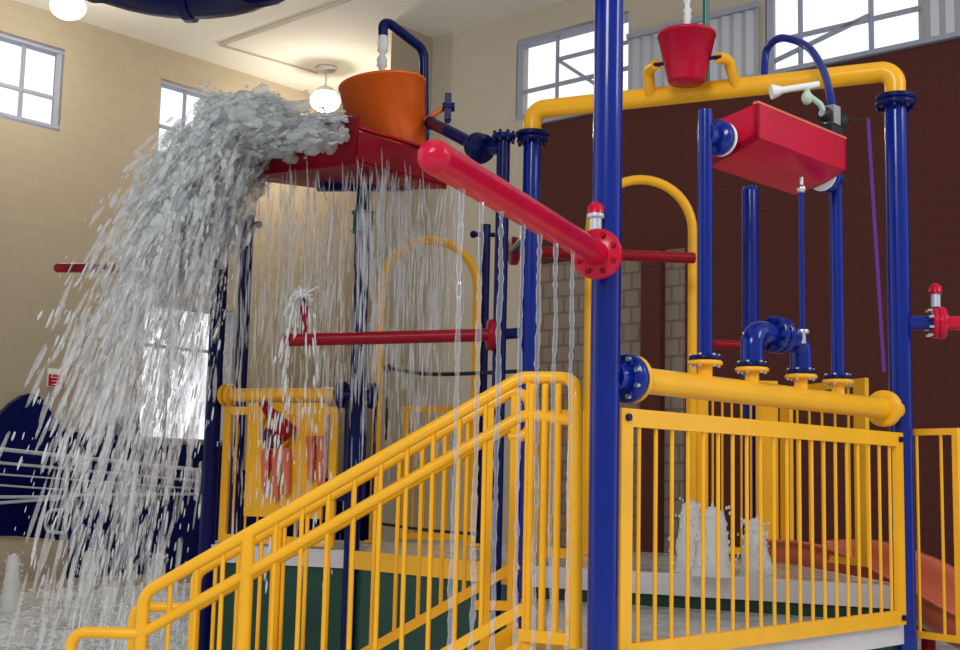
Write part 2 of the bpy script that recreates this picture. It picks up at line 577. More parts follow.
def lamp(px, py, lab, rad):
    g = onplane(px, py, V((0, 0, 8.28)), Z)
    t = thing('pendant_lamp', V((g.x, g.y, 8.28)), lab, 'lamp', 'white ceiling lamps')
    mb = MB(); mb.sphere(g, rad, 20, 14, (1.15, 1.15, .8)); mb.build('globe', 'lamp', t)
    mb = MB(); mb.cyl(g + Z * (rad * .7), V((g.x, g.y, CEIL)), .02, 8); mb.build('stem', 'steel', t)
    mb = MB(); mb.lathe(V((g.x, g.y, CEIL - .06)), Z, [(.001, 0), (.16, .0), (.2, .06), (.001, .06)], 16); mb.build('ceiling_plate', 'steel', t)
    mb = MB(); mb.lathe(g + Z * (rad * .6), Z, [(.2, 0), (.12, .1), (.03, .14)], 16); mb.build('collar', 'white', t)
    d = bpy.data.lights.new('lamp_light', 'POINT'); d.energy = 130; d.color = (1, .93, .8); d.shadow_soft_size = .2
    o = bpy.data.objects.new('lamp_light', d); C.objects.link(o); o.parent = t; o.location = (0, 0, -.35)


lamp(325, 101, 'glowing white lamp hanging beside the orange bucket', .24)
lamp(68, 7, 'glowing white lamp by the ceiling above the wall window', .22)

# navy tube slide passing overhead
t = thing('tube_slide', (-1.9, 8.9, 4.9), 'navy tube slide bend passing overhead near the ceiling', 'slide')
cx, cy, cz, R = -2.13, 7.9, 5.275, .60
pts = [V((cx - R - .15, 3.0, cz + .15)), V((cx - R, 5, cz + .08))]
for k in range(17):
    a = math.pi - math.pi * k / 16
    pts.append(V((cx + R * math.cos(a), cy + R * math.sin(a) * 1.15, cz)))
pts += [V((cx + R, 5, cz - .0)), V((cx + R + .15, 3.0, cz - .05))]
mb = MB(); mb.tube(pts, .42, 24); mb.build('tube', 'navy', t)
for k in (5, 10, 15):
    d = (pts[k + 1] - pts[k - 1]).normalized()
    mb = MB(); mb.tube([pts[k] - d * .03, pts[k] + d * .03], .445, 24); mb.build('joint_flange', 'navy', t)
for k in (2, 18):
    mb = MB(); mb.cyl(pts[k] + Z * .4, V((pts[k].x, pts[k].y, 11)), .03, 8); mb.build('hanger_rod', 'steel', t)

# ------------------------------------------------------------------ decks
ZL, ZU = .92, 1.12      # lower and upper deck
A = V((PX(604, 5.2), 5.2, 0)); B = V((PX(902, 7.05), 7.05, 0)); Cc = V((PX(526, 8.0), 8.0, 0))
E = V((PX(354, 9.2), 9.2, 0)); Fp = V((PX(210, 9.6), 9.6, 0)); Fq = V((PX(236, 10.7), 10.7, 0))
D = V((PX(496.5, 7.95), 7.95, 0)); H = V((PX(480, 10.3), 10.3, 0)); G = V((PX(751, 9.5), 9.5, 0))
AB = (B - A).normalized(); LAB = (B - A).length
NAB = V((AB.y, -AB.x, 0))       # away from the deck, to the viewer's side


def deck(name, poly, z, lab, yellow=(), fh=.128):
    poly = [V((p.x, p.y, 0)) for p in poly]
    cen = sum(poly, V()) / len(poly)
    t = thing(name, V((cen.x, cen.y, 0)), lab, 'deck')
    mb = MB(); mb.prism([p + Z * (z - .05) for p in poly], Z * .05); mb.build('floor_plate', 'deckfloor', t)
    n = len(poly)
    for i in range(n):
        a, b = poly[i], poly[(i + 1) % n]
        d = (b - a).normalized(); nn = V((d.y, -d.x, 0))
        if nn.dot((a + b) / 2 - cen) < 0: nn = -nn
        mb = MB(); mb.bar(a + Z * (z - fh / 2) + nn * .012, b + Z * (z - fh / 2) + nn * .012, .025, fh)
        mb.build('fascia', 'yellow' if i in yellow else 'fascia', t)
        mb = MB(); mb.bar(a + Z * ((z - fh) / 2) - nn * .02, b + Z * ((z - fh) / 2) - nn * .02, .02, z - fh)
        mb.build('skirt', 'green', t)
    return t


deck('lower_deck', [A, B, Cc], ZL, 'low triangular grey deck inside the yellow railing behind the front blue post', fh=.105)
deck('upper_deck', [Cc - VD * 0 + V((0, .03, 0)), B + V((0, .03, 0)), G + V((.0, .0, 0)), H + V((.0, .1, 0)), Fq, Fp, E], ZU,
     'raised grey deck with green sides one step above the front deck', yellow=(6,))


# ------------------------------------------------------------------ posts
def post(c, ztop, r, lab, material='blue', fl=True, cap=False, z0=0.0, group='blue posts of the play structure'):
    t = thing('support_post', V((c.x, c.y, z0)), lab, 'post', group)
    mb = MB(); mb.cyl(V((c.x, c.y, z0)), V((c.x, c.y, ztop)), r, 28); mb.build('pole', material, t)
    if fl:
        mb = MB(); mb.flange(V((c.x, c.y, ztop - .02)), Z, r * 1.78, .035); tf = mb.build('top_flange', 'navy', t)
        bolts_ring(V((c.x, c.y, ztop - .02)), Z, r * 1.5, 8, .012, .035).build('bolt', 'navy', tf)
    if cap:
        mb = MB(); mb.lathe(V((c.x, c.y, ztop)), Z, [(r, 0), (r * .8, r * .5), (.001, r * .7)], 24); mb.build('cap', material, t)
    mb = MB(); mb.flange(V((c.x, c.y, z0 + .015)), Z, r * 1.7, .03); mb.build('base_plate', material, t)
    return t


post(A, 4.7, .0625, 'thick bright blue post rising past the top of the picture beside the stair landing', fl=False)
post(B, 3.87, .064, 'blue flanged post carrying the near bend of the yellow overhead pipe')
post(Cc, 3.87, .058, 'blue flanged post carrying the far end of the yellow overhead pipe')
post(D, 3.87, .043, 'slim navy flanged post holding the horizontal red sprayer pipe', 'navy')
post(H, 3.75, .042, 'slim navy post seen behind the clear water strands', 'navy', fl=False)
post(E, 3.86, .056, 'navy post standing in the falling water under the red tray', 'navy', fl=False)
post(Fp, 3.86, .06, 'navy post at the corner of the climbing panel beside the splash', 'navy', fl=False)
post(Fq, 3.86, .055, 'navy post behind the climbing panel, half hidden by the splash', 'navy', fl=False)
post(G, 3.9, .064, 'free standing blue post with rounded top against the brown wall', fl=False, cap=True)
for c, z, r, lab in ((E, P(354, 222, 9.2).z, .075, 'green pipe clamp round the navy post in the falling water'),):
    mb = MB(); mb.cyl(V((c.x, c.y, z - .07)), V((c.x, c.y, z + .07)), r, 20); mb.flange(V((c.x, c.y, z + .07)), Z, r * 1.2, .02); mb.flange(V((c.x, c.y, z - .07)), Z, r * 1.2, .02)
    tag(mb.build('pipe_clamp', 'teal'), lab, 'clamp')
for c, py, Y, lab in ((H, 235, 10.3, 'pair of small knobs on the slim navy post behind the strands'), (Fq, 230, 10.7, 'pair of small knobs on the navy post behind the splash'),):
    z = P(480, py, Y).z
    mb = MB(); mb.cyl(V((c.x - .1, c.y - .02, z)), V((c.x + .1, c.y - .02, z)), .02, 10)
    for s in (-1, 1): mb.sphere(V((c.x + s * .1, c.y - .02, z)), .032, 12, 8)
    tag(mb.build('clamp_knob', 'navy'), lab, 'knob')

# ------------------------------------------------------------------ yellow overhead pipe with arms
CB = (B - Cc).normalized()
zo = 4.05
t = thing('overhead_pipe', (Cc + B) / 2 + Z * 3.87, 'yellow overhead pipe bent down onto two blue posts', 'pipe')
pts = fillet([V((Cc.x, Cc.y, 3.88)), V((Cc.x, Cc.y, zo)), V((B.x, B.y, zo)), V((B.x, B.y, 3.88))], .3, 12)
mb = MB(); mb.tube(pts, .06, 22); mb.build('pipe', 'yellow', t)
for c in (Cc, B):
    mb = MB(); mb.flange(V((c.x, c.y, 3.885)), Z, .112, .03); mb.build('flange', 'navy', t)
def on_cb(px):
    q = onplane(px, 90, Cc, V((CB.y, -CB.x, 0))); return V((q.x, q.y, zo))
NCB = V((CB.y, -CB.x, 0))
bq = on_cb(697) + NCB * .24
RBz = P(686, 83, bq.y).z; RTz = P(686, 34, bq.y).z
for s in (-1, 1):
    base = on_cb(694) + CB * (s * .27)
    pz = RBz + (RTz - RBz) * .45
    arm = [base + NCB * .03, base + CB * (s * -.02) + NCB * .14 + Z * .13, bq + CB * (s * .19) + Z * (pz - bq.z)]
    mb = MB(); mb.tube(fillet(arm, .06), .034, 14); mb.build('bucket_arm', 'yellow', t)

t = thing('tipping_bucket', V((bq.x, bq.y, RBz)), 'small red tapered bucket hung on the yellow overhead pipe', 'bucket')
hh = RTz - RBz
mb = MB(); mb.lathe(V((bq.x, bq.y, RBz)), Z, [(.001, 0), (.105, 0), (.112, .01), (.172, hh - .02), (.176, hh - .02), (.176, hh), (.165, hh), (.1, .03), (.001, .03)], 32)
mb.build('body', 'red', t)
mb = MB()
mb.cyl(bq + CB * .22 + Z * (RBz + hh * .45 - bq.z), bq - CB * .22 + Z * (RBz + hh * .45 - bq.z), .012, 8)
mb.build('axle', 'navy', t)
# green feed pipe behind the red bucket
q0 = on_cb(706)
fp = [q0 + Z * .05, q0 + Z * .62, V((bq.x + .05, bq.y + .05, zo + .78)), V((bq.x, bq.y, zo + .78)), V((bq.x, bq.y, zo + .66))]
mb = MB(); mb.tube(fillet(fp, .1), .022, 12)
tag(mb.build('feed_pipe', 'teal'), 'thin dark green feed pipe rising behind the small red bucket', 'pipe')


# ------------------------------------------------------------------ streams of water as single things
def strand(name, top, zend, r, lab, group, seed, material='stream', wob=.012):
    rng = random.Random(seed); n = max(10, int((top.z - zend) / .022))
    pts = []; rr = []
    for i in range(n + 1):
        z = top.z + (zend - top.z) * i / n
        w = wob * min(1, i / 12)
        pts.append(V((top.x + w * noise.noise(V((seed * 3.1, z * 5, 0))), top.y + w * noise.noise(V((seed * 1.7, z * 5, 4))), z)))
        rr.append(r * (.55 + .75 * rng.random()))
    mb = MB(); mb.tube(pts, r, 9, rr=rr)
    o = mb.build(name, material)
    return tag(o, lab, 'water', group)


strand('water_stream', V((bq.x, bq.y, zo + .66)), RTz - .12, .022, 'water pouring from above into the small red bucket', None, 3, 'foam')

# ------------------------------------------------------------------ yellow manifold along the front panel
zp = 2.085
a0 = A + AB * .07; p_s = A + AB * .19; p_e = B - AB * .2
t = thing('manifold_pipe', (A + B) / 2 + Z * 1.95, 'thick yellow pipe with four flanged outlets above the front railing', 'pipe')
mb = MB(); mb.cyl(p_s + Z * zp, p_e + Z * zp, .057, 24); mb.build('pipe', 'yellow', t)
mb = MB(); mb.cyl(A + AB * .05 + Z * zp, A + AB * .18 + Z * zp, .06, 20); mb.flange(A + AB * .15 + Z * zp, AB, .104, .05); inf = mb.build('inlet_flange', 'blue', t)
mb = MB(); mb.flange(A + AB * .187 + Z * zp, AB, .102, .022); mb.build('rim', 'yellow', t)
bolts_ring(A + AB * .15 + Z * zp, AB, .085, 8, .011, .045).build('bolt', 'steel', inf)
mb = MB(); mb.flange(B - AB * .21 + Z * zp, AB, .1, .02); mb.flange(B - AB * .185 + Z * zp, AB, .1, .02); mb.build('end_flange', 'yellow', t)
mb = MB(); mb.cyl(B - AB * .18 + Z * zp, B - AB * .05 + Z * zp, .05, 16); mb.build('end_neck', 'yellow', t)
tees = []
for px in (705, 752, 801, 838):
    q = onplane(px, 380, A, NAB); q = V((q.x, q.y, zp)); tees.append(q)
    mb = MB(); mb.cyl(q + Z * .03, q + Z * .11, .034, 16); mb.flange(q + Z * .112, Z, .08, .02); mb.build('outlet', 'yellow', t)
    mb = MB(); mb.flange(q + Z * .134, Z, .074, .022); of = mb.build('outlet_flange', 'navy', t)
    bolts_ring(q + Z * .123, Z, .062, 6, .008, .03).build('bolt', 'steel', of)

# blue risers and the red trough
TZ = 3.27
r1, r2 = tees[0], tees[3]
for q, r, ztop, lab in ((r1, .034, TZ + .11, 'blue riser pipe at the near end of the red trough'), (r2, .034, TZ - .02, 'blue riser pipe at the far end of the red trough')):
    tt = thing('riser_pipe', q + Z * .145, lab, 'pipe', 'blue riser pipes on the yellow manifold')
    mb = MB(); mb.cyl(q + Z * .145, V((q.x, q.y, ztop)), r, 20); mb.build('pole', 'blue', tt)
    s = 1 if q is r1 else -1
    mb = MB(); pp = V((q.x, q.y, TZ)); mb.cyl(pp, pp + AB * (s * .1), .05, 16); mb.flange(pp + AB * (s * .1), AB, .085, .05); mb.build('hub', 'blue', tt)
    mb = MB(); mb.flange(pp + AB * (s * .14), AB, .082, .012); mb.build('washer', 'white', tt)
qd = tees[2] + NAB * .03 - AB * .045
tt = thing('drain_rod', qd + Z * .3, 'thin blue rod rising to the underside of the red trough', 'rod')
zr = TZ - .13
mb = MB(); mb.cyl(V((qd.x, qd.y - .02, qd.z + .31)), V((qd.x, qd.y - .02, zr)), .014, 12); mb.build('rod', 'blue', tt)
mb = MB(); mb.sphere(V((qd.x, qd.y - .02, zr + .0)), .024, 12, 8); mb.cyl(V((qd.x, qd.y - .02, zr)), V((qd.x, qd.y - .02, zr + .06)), .012, 10); mb.build('eye_end', 'steel', tt)
mb = MB(); mb.cyl(V((qd.x, qd.y - .02, qd.z + .27)), V((qd.x, qd.y - .02, qd.z + .33)), .018, 12); mb.flange(V((qd.x, qd.y - .02, qd.z + .33)), Z, .034, .02); mb.build('valve', 'steel', tt)
# arch between the two middle outlets
tt = thing('pipe_arch', (tees[1] + tees[2]) / 2 + Z * .145, 'fat blue pipe arch bolted to the two middle outlets', 'pipe')
q1_, q2_ = tees[1] + Z * .14, tees[2] + Z * .14
pts = fillet([q1_, q1_ + Z * .16, q2_ + Z * .16, q2_], .14, 10)
mb = MB(); mb.tube(pts, .055, 22); mb.build('elbow', 'blue', tt)
mid = (q1_ + q2_) / 2 + Z * .16
mb = MB(); mb.flange(mid - AB * .03, AB, .09, .03); mb.flange(mid + AB * .03, AB, .09, .03); jf = mb.build('joint_flange', 'blue', tt)
bolts_ring(mid, AB, .072, 8, .011, .06).build('bolt', 'navy', jf)

def abn(s, n, z): return A + AB * s + NAB * n + Z * z
sA_ = (r1 - A).dot(AB) + .21; sB_ = (r2 - A).dot(AB) - .16
t = thing('dump_trough', abn((sA_ + sB_) / 2, 0, TZ - .12), 'long red tipping trough seen from below between two blue risers', 'trough')
prof = [(.15, TZ + .165), (.15, TZ + .0), (.02, TZ - .05), (-.14, TZ - .09), (-.2, TZ + .1), (-.18, TZ + .1), (-.125, TZ - .065), (.01, TZ - .025), (.125, TZ + .02), (.125, TZ + .165)]
mb = MB(); mb.prism([abn(sA_, n, z) for n, z in prof], AB * (sB_ - sA_)); mb.build('shell', 'red', t)
endp = prof[:5]
for s in (sA_, sB_ - .02):
    mb = MB(); mb.prism([abn(s, n, z) for n, z in endp], AB * .02); mb.build('end_plate', 'red', t)
mb = MB(); mb.bar(abn(sA_, .138, TZ + .17), abn(sB_, .138, TZ + .17), .03, .012); mb.build('rim', 'salmon', t)
mb = MB(); mb.cyl(abn(sA_ - .08, 0, TZ), abn(sA_ + .01, 0, TZ), .03, 12); mb.cyl(abn(sB_ - .01, 0, TZ), abn(sB_ + .06, 0, TZ), .03, 12); mb.build('axle', 'navy', t)

# blue hose arch, valve and white nozzle over the far end of the trough
qh = on_cb(764)
vz = P(832, 112, r2.y - .1)
hose = [qh + Z * .03, qh + Z * .16]
e1 = P(785, 38, 7.2); e2 = P(808, 47, 7.0); e3 = P(823, 70, 6.75)
hose = [qh + Z * .03, P(766, 52, 7.4), P(774, 41, 7.3), e1, e2, e3, P(830, 95, 6.5), vz]
def smooth(pts, n=6):
    out = []
    for i in range(len(pts) - 1):
        p0, p1, p2, p3 = pts[max(0, i - 1)], pts[i], pts[i + 1], pts[min(len(pts) - 1, i + 2)]
        for k in range(n):
            t = k / n
            out.append(.5 * ((2 * p1) + (p2 - p0) * t + (2 * p0 - 5 * p1 + 4 * p2 - p3) * t * t + (3 * p1 - p0 - 3 * p2 + p3) * t ** 3))
    out.append(pts[-1]); return out
mb = MB(); mb.tube(smooth(hose), .022, 14)
tag(mb.build('arched_hose', 'blue'), 'blue hose arching from the yellow overhead pipe to the trough valve', 'hose')
vt = thing('trough_valve', vz - Z * .1, 'grey metal valve block at the end of the arched blue hose', 'valve')
mb = MB(); mb.box(vz - Z * .02, AB * .035, NAB * .03, Z * .05); mb.cyl(vz - AB * .11 - Z * .03, vz + AB * .1 - Z * .03, .018, 10); mb.build('body', 'steel', vt)
mb = MB(); mb.flange(vz - AB * .075 - Z * .03, AB, .04, .03); mb.flange(vz + AB * .07 - Z * .04, AB, .05, .03); mb.box(vz - Z * .1, AB * .06, NAB * .03, Z * .025); mb.build('clamp', 'black', vt)
n0, n1 = P(771, 92, 6.35), P(819, 84, 6.35)
nt_ = thing('spray_nozzle', n1, 'white flared spray nozzle beside the arched blue hose', 'nozzle')
mb = MB(); mb.tube([n0, n0 + (n1 - n0) * .08, n0 + (n1 - n0) * .25, n1], .02, 14, rr=[.04, .036, .018, .016]); mb.build('nozzle', 'white', nt_)
mb = MB(); mb.tube([P(806, 87, 6.35), P(808, 95, 6.36), P(820, 104, 6.38), vz - AB * .07 - Z * .03], .016, 10); mb.sphere(P(807, 98, 6.35), .03, 12, 8, (1, 1, 1.2)); mb.build('pipe_neck', mat('pale_green_fitting', (.45, .6, .48), .3), nt_)

# purple pull strap and its line
s0 = P(868, 118, 6.7); s1 = P(884, 372, 6.9)
t = thing('pull_strap', s1, 'long thin purple strap hanging beside the flanged blue post', 'strap')
mb = MB(); mb.bar(s0, s1, .018, .008, V((0, 1, 0))); mb.build('strap', 'purple', t)
mb = MB(); mb.tube([vz + AB * .06, P(852, 121, 6.6), s0], .004, 6); mb.build('cord', 'black', t)

# ------------------------------------------------------------------ railing panels
def panel(name, a, b, z0, z1, n, lab, grp, fw=.075, ft=.03, br=.009, material='yellow', bolts=False, barmat=None, mids=(), sw=None):
    a = V((a.x, a.y, 0)); b = V((b.x, b.y, 0)); d = (b - a).normalized()
    t = thing(name, (a + b) / 2 + Z * z0, lab, 'railing', grp)
    h = fw / 2; sh = (sw or fw) / 2
    for p, q in ((a + Z * (z0 + h), b + Z * (z0 + h)), (a + Z * (z1 - h), b + Z * (z1 - h))):
        mb = MB(); mb.bar(p, q, ft, fw); mb.build('rail', material, t)
    for p in (a + d * sh, b - d * sh):
        mb = MB(); mb.box(p + Z * ((z0 + z1) / 2), d * sh, V((d.y, -d.x, 0)) * (ft / 2 * .98), Z * ((z1 - z0) / 2 - fw + .001)); mb.build('stile', material, t)
    for z in mids:
        mb = MB(); mb.bar(a + Z * z, b + Z * z, ft, fw * .7); mb.build('rail', material, t)
    L = (b - a).length - 4 * sh
    for i in range(n):
        p = a + d * (2 * sh + L * (i + .5) / n)
        mb = MB(); mb.cyl(p + Z * (z0 + fw), p + Z * (z1 - fw), br, 8); mb.build('baluster', barmat or material, t)
    if bolts:
        nn = V((d.y, -d.x, 0))
        for p in (a + d * h, b - d * h):
            for z in (z0 + h, z1 - h):
                mb = MB(); mb.cyl(p + Z * z + nn * .012, p + Z * z + nn * .028, .016, 10); mb.build('bolt', 'navy', t)
    return t


GR = 'yellow guard railings of the play structure'
panel('guard_railing', A + AB * .04 + NAB * .045, B - AB * .10 + NAB * .045, ZL + .005, ZL + 1.035, 20, 'wide yellow barred railing between the two front blue posts', GR, bolts=True)
pr = B + V((.03, .12, 0))
panel('guard_railing', pr, V((PX(953, 6.95), 6.85, 0)), .84, 1.985, 2, 'narrow yellow railing with two bars beyond the flanged blue post by the brown wall', GR, fw=.036)
# railings behind on the upper deck
gb = V((PX(690, 9.3), 9.35, 0)); g785 = G + (B - G) * .08
bx = lambda px, Y: V((PX(px, Y), Y, 0))
panel('guard_railing', bx(686, 9.35), bx(778, 9.3), ZU + .03, 2.42, 5, 'yellow railing at the back of the upper deck behind the white bubblers', GR, fw=.05, sw=.16)
panel('guard_railing', bx(782, 9.15), bx(868, 8.15), ZU + .03, 2.36, 5, 'yellow railing at the back of the upper deck above the salmon slide', GR, fw=.05, sw=.13)
panel('guard_railing', bx(402, 10.5), bx(470, 10.4), ZU + .03, 2.24, 5, 'far yellow railing seen through the tall arch near the falling water', GR, fw=.05)
panel('guard_railing', bx(536, 8.15), bx(584, 7.95), ZU + .05, 2.1, 3, 'yellow railing panel behind the stair landing beyond the clear strands', GR, fw=.06)
# flat shields beside the navy post
for s, lab in ((-1, 'thin navy bracket frame on the tray post, facing the climbing panel'), (1, 'thin navy bracket frame on the tray post, facing the yellow arch')):
    c = E + V((s * .105, 0, 0))
    z0, z1 = P(354, 500, 9.2).z, P(354, 406, 9.2).z
    t = thing('side_bracket', c + Z * z0, lab, 'bracket', 'navy bracket frames on the tray post')
    for k in (-1, 1):
        mb = MB(); mb.bar(c + V((k * .035, 0, z0)), c + V((k * .035, 0, z1)), .02, .022); mb.build('upright', 'navy', t)
    mb = MB(); mb.bar(c + V((-.05, 0, z1)), c + V((.05, 0, z1)), .025, .02); mb.bar(c + V((-.05, 0, z0)), c + V((.05, 0, z0)), .025, .02); mb.build('crossbar', 'navy', t)
    zf = P(354, 395, 9.2).z
    mb = MB(); mb.cyl(E + V((s * .04, 0, zf)), E + V((s * .1, 0, zf)), .04, 14); mb.flange(E + V((s * .11, 0, zf)), V((1, .35 * s, 0)), .1, .05)
    mb.build('pipe_flange', 'navy', t)

# arches
def arch(pxa, pxb, Ya, Yb, pytop, lab, r=.036):
    a, b = bx(pxa, Ya), bx(pxb, Yb)
    zt = P((pxa + pxb) / 2, pytop, (Ya + Yb) / 2).z
    d = (b - a).normalized(); R = (b - a).length / 2
    zc_ = zt - R - r + .0
    pts = [a + Z * ZU]
    for k in range(21):
        an = math.pi - math.pi * k / 20
        pts.append((a + b) / 2 + d * (R * math.cos(an)) + Z * (zc_ + R * math.sin(an)))
    pts.append(b + Z * ZU)
    t = thing('entry_arch', (a + b) / 2 + Z * ZU, lab, 'arch', 'tall yellow pipe arches')
    mb = MB(); mb.tube(pts, r, 16); mb.build('hoop', 'yellow', t)
    for p in (a, b):
        mb = MB(); mb.flange(p + Z * (ZU + .012), Z, .07, .024); mb.build('foot_plate', 'yellow', t)
arch(375, 473, 10.2, 10.1, 236, 'tall yellow pipe arch beside the falling water curtain')
arch(587, 692, 9.3, 9.3, 175, 'tall yellow pipe arch partly behind the thick front blue post')

# ------------------------------------------------------------------ climbing panel on the upper deck
fa, fb = Fp + V((.07, -.02, 0)), E + V((-.1, -.02, 0))
fd = (fb - fa).normalized(); fn = V((fd.y, -fd.x, 0))
t = panel('guard_railing', fa + fd * .03, fb - fd * .03, ZU + .02, 2.15, 8, 'yellow railing with a round toy mount between two navy posts in the splash', GR, fw=.06)
zq = P(280, 395, 9.4).z
mb = MB(); mb.cyl(fa - fd * .02 + Z * zq, fb + fd * .0 + Z * zq, .05, 18); mb.build('top_pipe', 'yellow', t)
for s, p in ((0, fa + fd * .02),):
    mb = MB(); mb.flange(p + Z * zq, fd, .085, .03); mb.flange(p + fd * .05 + Z * zq, fd, .085, .03); mb.build('pipe_flange', 'yellow', t)
def fpn(px, py, off):  # point near the panel plane
    return onplane(px, py, fa + fn * off, fn)
c = fpn(285, 460, .0)
mb = MB(); mb.box(c, fd * .33, fn * .012, Z * .42); mb.build('back_plate', 'yellow', t)
c = fpn(274, 430, .05)
mb = MB()
ringp = [c + fd * (.125 * math.cos(a)) + Z * (.155 * math.sin(a)) for a in [2 * math.pi * k / 24 for k in range(25)]]
mb.tube(ringp, .02, 10, caps=False); mb.build('ring_mount', 'yellow', t)
wc = thing('water_cannon', fpn(272, 445, .1), 'red and dark purple water gun mounted in the ring of the splash side railing', 'toy')
mb = MB(); mb.lathe(fpn(262, 402, .16), (fpn(284, 432, .1) - fpn(262, 402, .16)), [(.001, -.01), (.03, 0), (.045, .12), (.095, .3), (.06, .33), (.001, .34)], 20); mb.build('nozzle', 'darkred', wc)
mb = MB(); mb.sphere(fpn(273, 437, .08), .085, 18, 12); mb.build('body', mat('plum_plastic', (.09, .008, .05), .3), wc)
mb = MB(); mb.cyl(fpn(273, 450, .06), fpn(273, 470, .02), .03, 12); mb.build('mount', 'darkred', wc)
for px0, px1, y0, y1, lab in ((260, 292, 448, 500, 'orange ribbed shield under the red water gun'), (306, 326, 436, 486, 'smaller orange ribbed shield beside the falling spray')):
    o = thing('ribbed_shield', fpn((px0 + px1) / 2, y1, .06), lab, 'shield', 'orange shields on the splash side railing')
    for i in range(3 if px1 - px0 > 25 else 2):
        nn_ = 3 if px1 - px0 > 25 else 2
        w = (px1 - px0) / nn_
        a_ = fpn(px0 + w * (i + .5), y0, .05); b_ = fpn(px0 + w * (i + .5), y1 - (6 if i != nn_ // 2 else 0), .05)
        mb = MB(); mb.tube([a_, b_], .03, 12, rr=[.036, .026]); mb.build('rib', 'salmon' if px0 > 300 else 'salmon', o)

# black rope barrier behind
rb = thing('rope_barrier', bx(386, 10.0) + Z * ZU, 'black rope barrier strung beside the yellow arch on the upper deck', 'rope')
r0, r1_, r2_ = P(388, 368, 10.0), P(455, 374, 9.9), P(524, 371, 9.8)
mb = MB(); mb.tube(smooth([r0, (r0 + r1_) / 2 - Z * .02, r1_, r2_]), .016, 8); mb.build('rope', 'black', rb)
mb = MB(); mb.sphere(r0, .035, 10, 8); mb.cyl(r0, P(386, 440, 10.0), .01, 8); mb.build('hook', 'black', rb)
r0, r1_ = P(383, 524, 9.6), P(478, 534, 9.0)
mb = MB(); mb.tube(smooth([r0, (r0 + r1_) / 2 - Z * .01, r1_]), .012, 8); mb.build('lower_rope', 'black', rb)

# ------------------------------------------------------------------ stairs
nb, ntp = P(144, 590, 5.55).x, P(521, 378, 5.47).x
YN0, YN1, W_ = 5.55, 5.47, .8
def sp_(x, off=0.0, dz=0.0):
    t = (x - nb) / (ntp - nb)
    return V((x, YN0 + (YN1 - YN0) * t + off, 1.126 + .967 * t + dz))
FB = 1.0   # depth of the bottom rail under the hand rail
SR = 'yellow stair railings'


def stair_rail(off, lab, xend):
    fb = FB if off == 0 else .87
    t = thing('stair_railing', V((nb, YN0 + off, 0)), lab, 'railing', SR)
    r = .027
    x0 = nb + (.05 if off else 0)
    top = [V((x0, YN0 + off, .0)), sp_(x0, off, 0.0), sp_(ntp, off)]
    if off == 0:
        e = A + V((-.11, .1, 0))
        top += [sp_(ntp, off) + V((.2, -.05, -.0)), V((e.x, e.y, sp_(ntp).z - .045)), V((e.x + .01, e.y, ZL + .05))]
        mb = MB(); mb.tube(fillet(top, .09), r, 14); mb.build('hand_rail', 'yellow', t)
    else:
        top += [V((sp_(ntp, off).x + .07, sp_(ntp, off).y, sp_(ntp, off).z - .04)), V((sp_(ntp, off).x + .08, sp_(ntp, off).y, sp_(ntp, off).z - .22)), sp_(ntp - .03, off, -.22)]
        mb = MB(); mb.tube(fillet(top, .08), r, 14); mb.build('hand_rail', 'yellow', t)
    mb = MB()
    mr = [sp_(x0, off, -.17), sp_(ntp + .02, off, -.17)]
    if off == 0: mr += [V((.42, 5.33, sp_(ntp).z - .19))]
    mb.tube(fillet(mr, .1), .024, 12); mb.build('middle_rail', 'yellow', t)
    # loop at the foot
    zl = sp_(x0, off).z - .17
    lp = [V((x0, YN0 + off, zl)), V((x0 - .3, YN0 + off, zl)), V((x0 - .3, YN0 + off, 0))]
    mb = MB(); mb.tube(fillet(lp, .06), .025, 12); mb.build('foot_loop', 'yellow', t)
    # bottom rail
    b0 = nb + .08
    mb = MB(); mb.bar(sp_(b0 + (.12 if off else 0), off, -fb), sp_(ntp + .03, off, -fb), .03, .045); mb.build('bottom_rail', 'yellow', t)
    # newels
    for x in (P(246, 590, 5.53).x, ):
        mb = MB(); p = sp_(x, off); mb.cyl(V((p.x, p.y, 0)), p, .03 if off == 0 else .026, 14); mb.build('newel', 'yellow', t)
    for x in ((ntp + .045, ) if off == 0 else (PX(488, 6.27), PX(514, 6.27))):
        p = sp_(min(x, ntp), off)
        mb = MB(); mb.bar(V((x, p.y, ZL - .1)), V((x, p.y, p.z - .01)), .045, .045); mb.build('newel', 'yellow', t)
    x = nb + .115 + (.03 if off else 0)
    while x < ntp - .04:
        p = sp_(x, off)
        lo = max(.02, p.z - fb)
        mb = MB(); mb.cyl(V((p.x, p.y, lo)), p, .0105, 8); mb.build('baluster', 'yellow', t)
        x += .112
    if off == 0:    # short level panel up to the blue post
        za = sp_(ntp).z
        mb = MB(); mb.bar(V((.2, 5.46, ZL + .08)), V((.43, 5.32, ZL + .08)), .03, .05); mb.build('bottom_rail', 'yellow', t)
        for k in range(4):
            u = (k + .6) / 4.4
            p = V((.2 + .24 * u, 5.46 - .14 * u, 0))
            mb = MB(); mb.cyl(p + Z * (ZL + .08), p + Z * (za - .03), .015, 8); mb.build('baluster', 'yellow', t)
    else:
        mb = MB(); mb.bar(V((PX(478, 6.27), 6.27, ZL + .12)), V((PX(516, 6.27), 6.27, ZL + .12)), .03, .045); mb.build('bottom_rail', 'yellow', t)
    return t


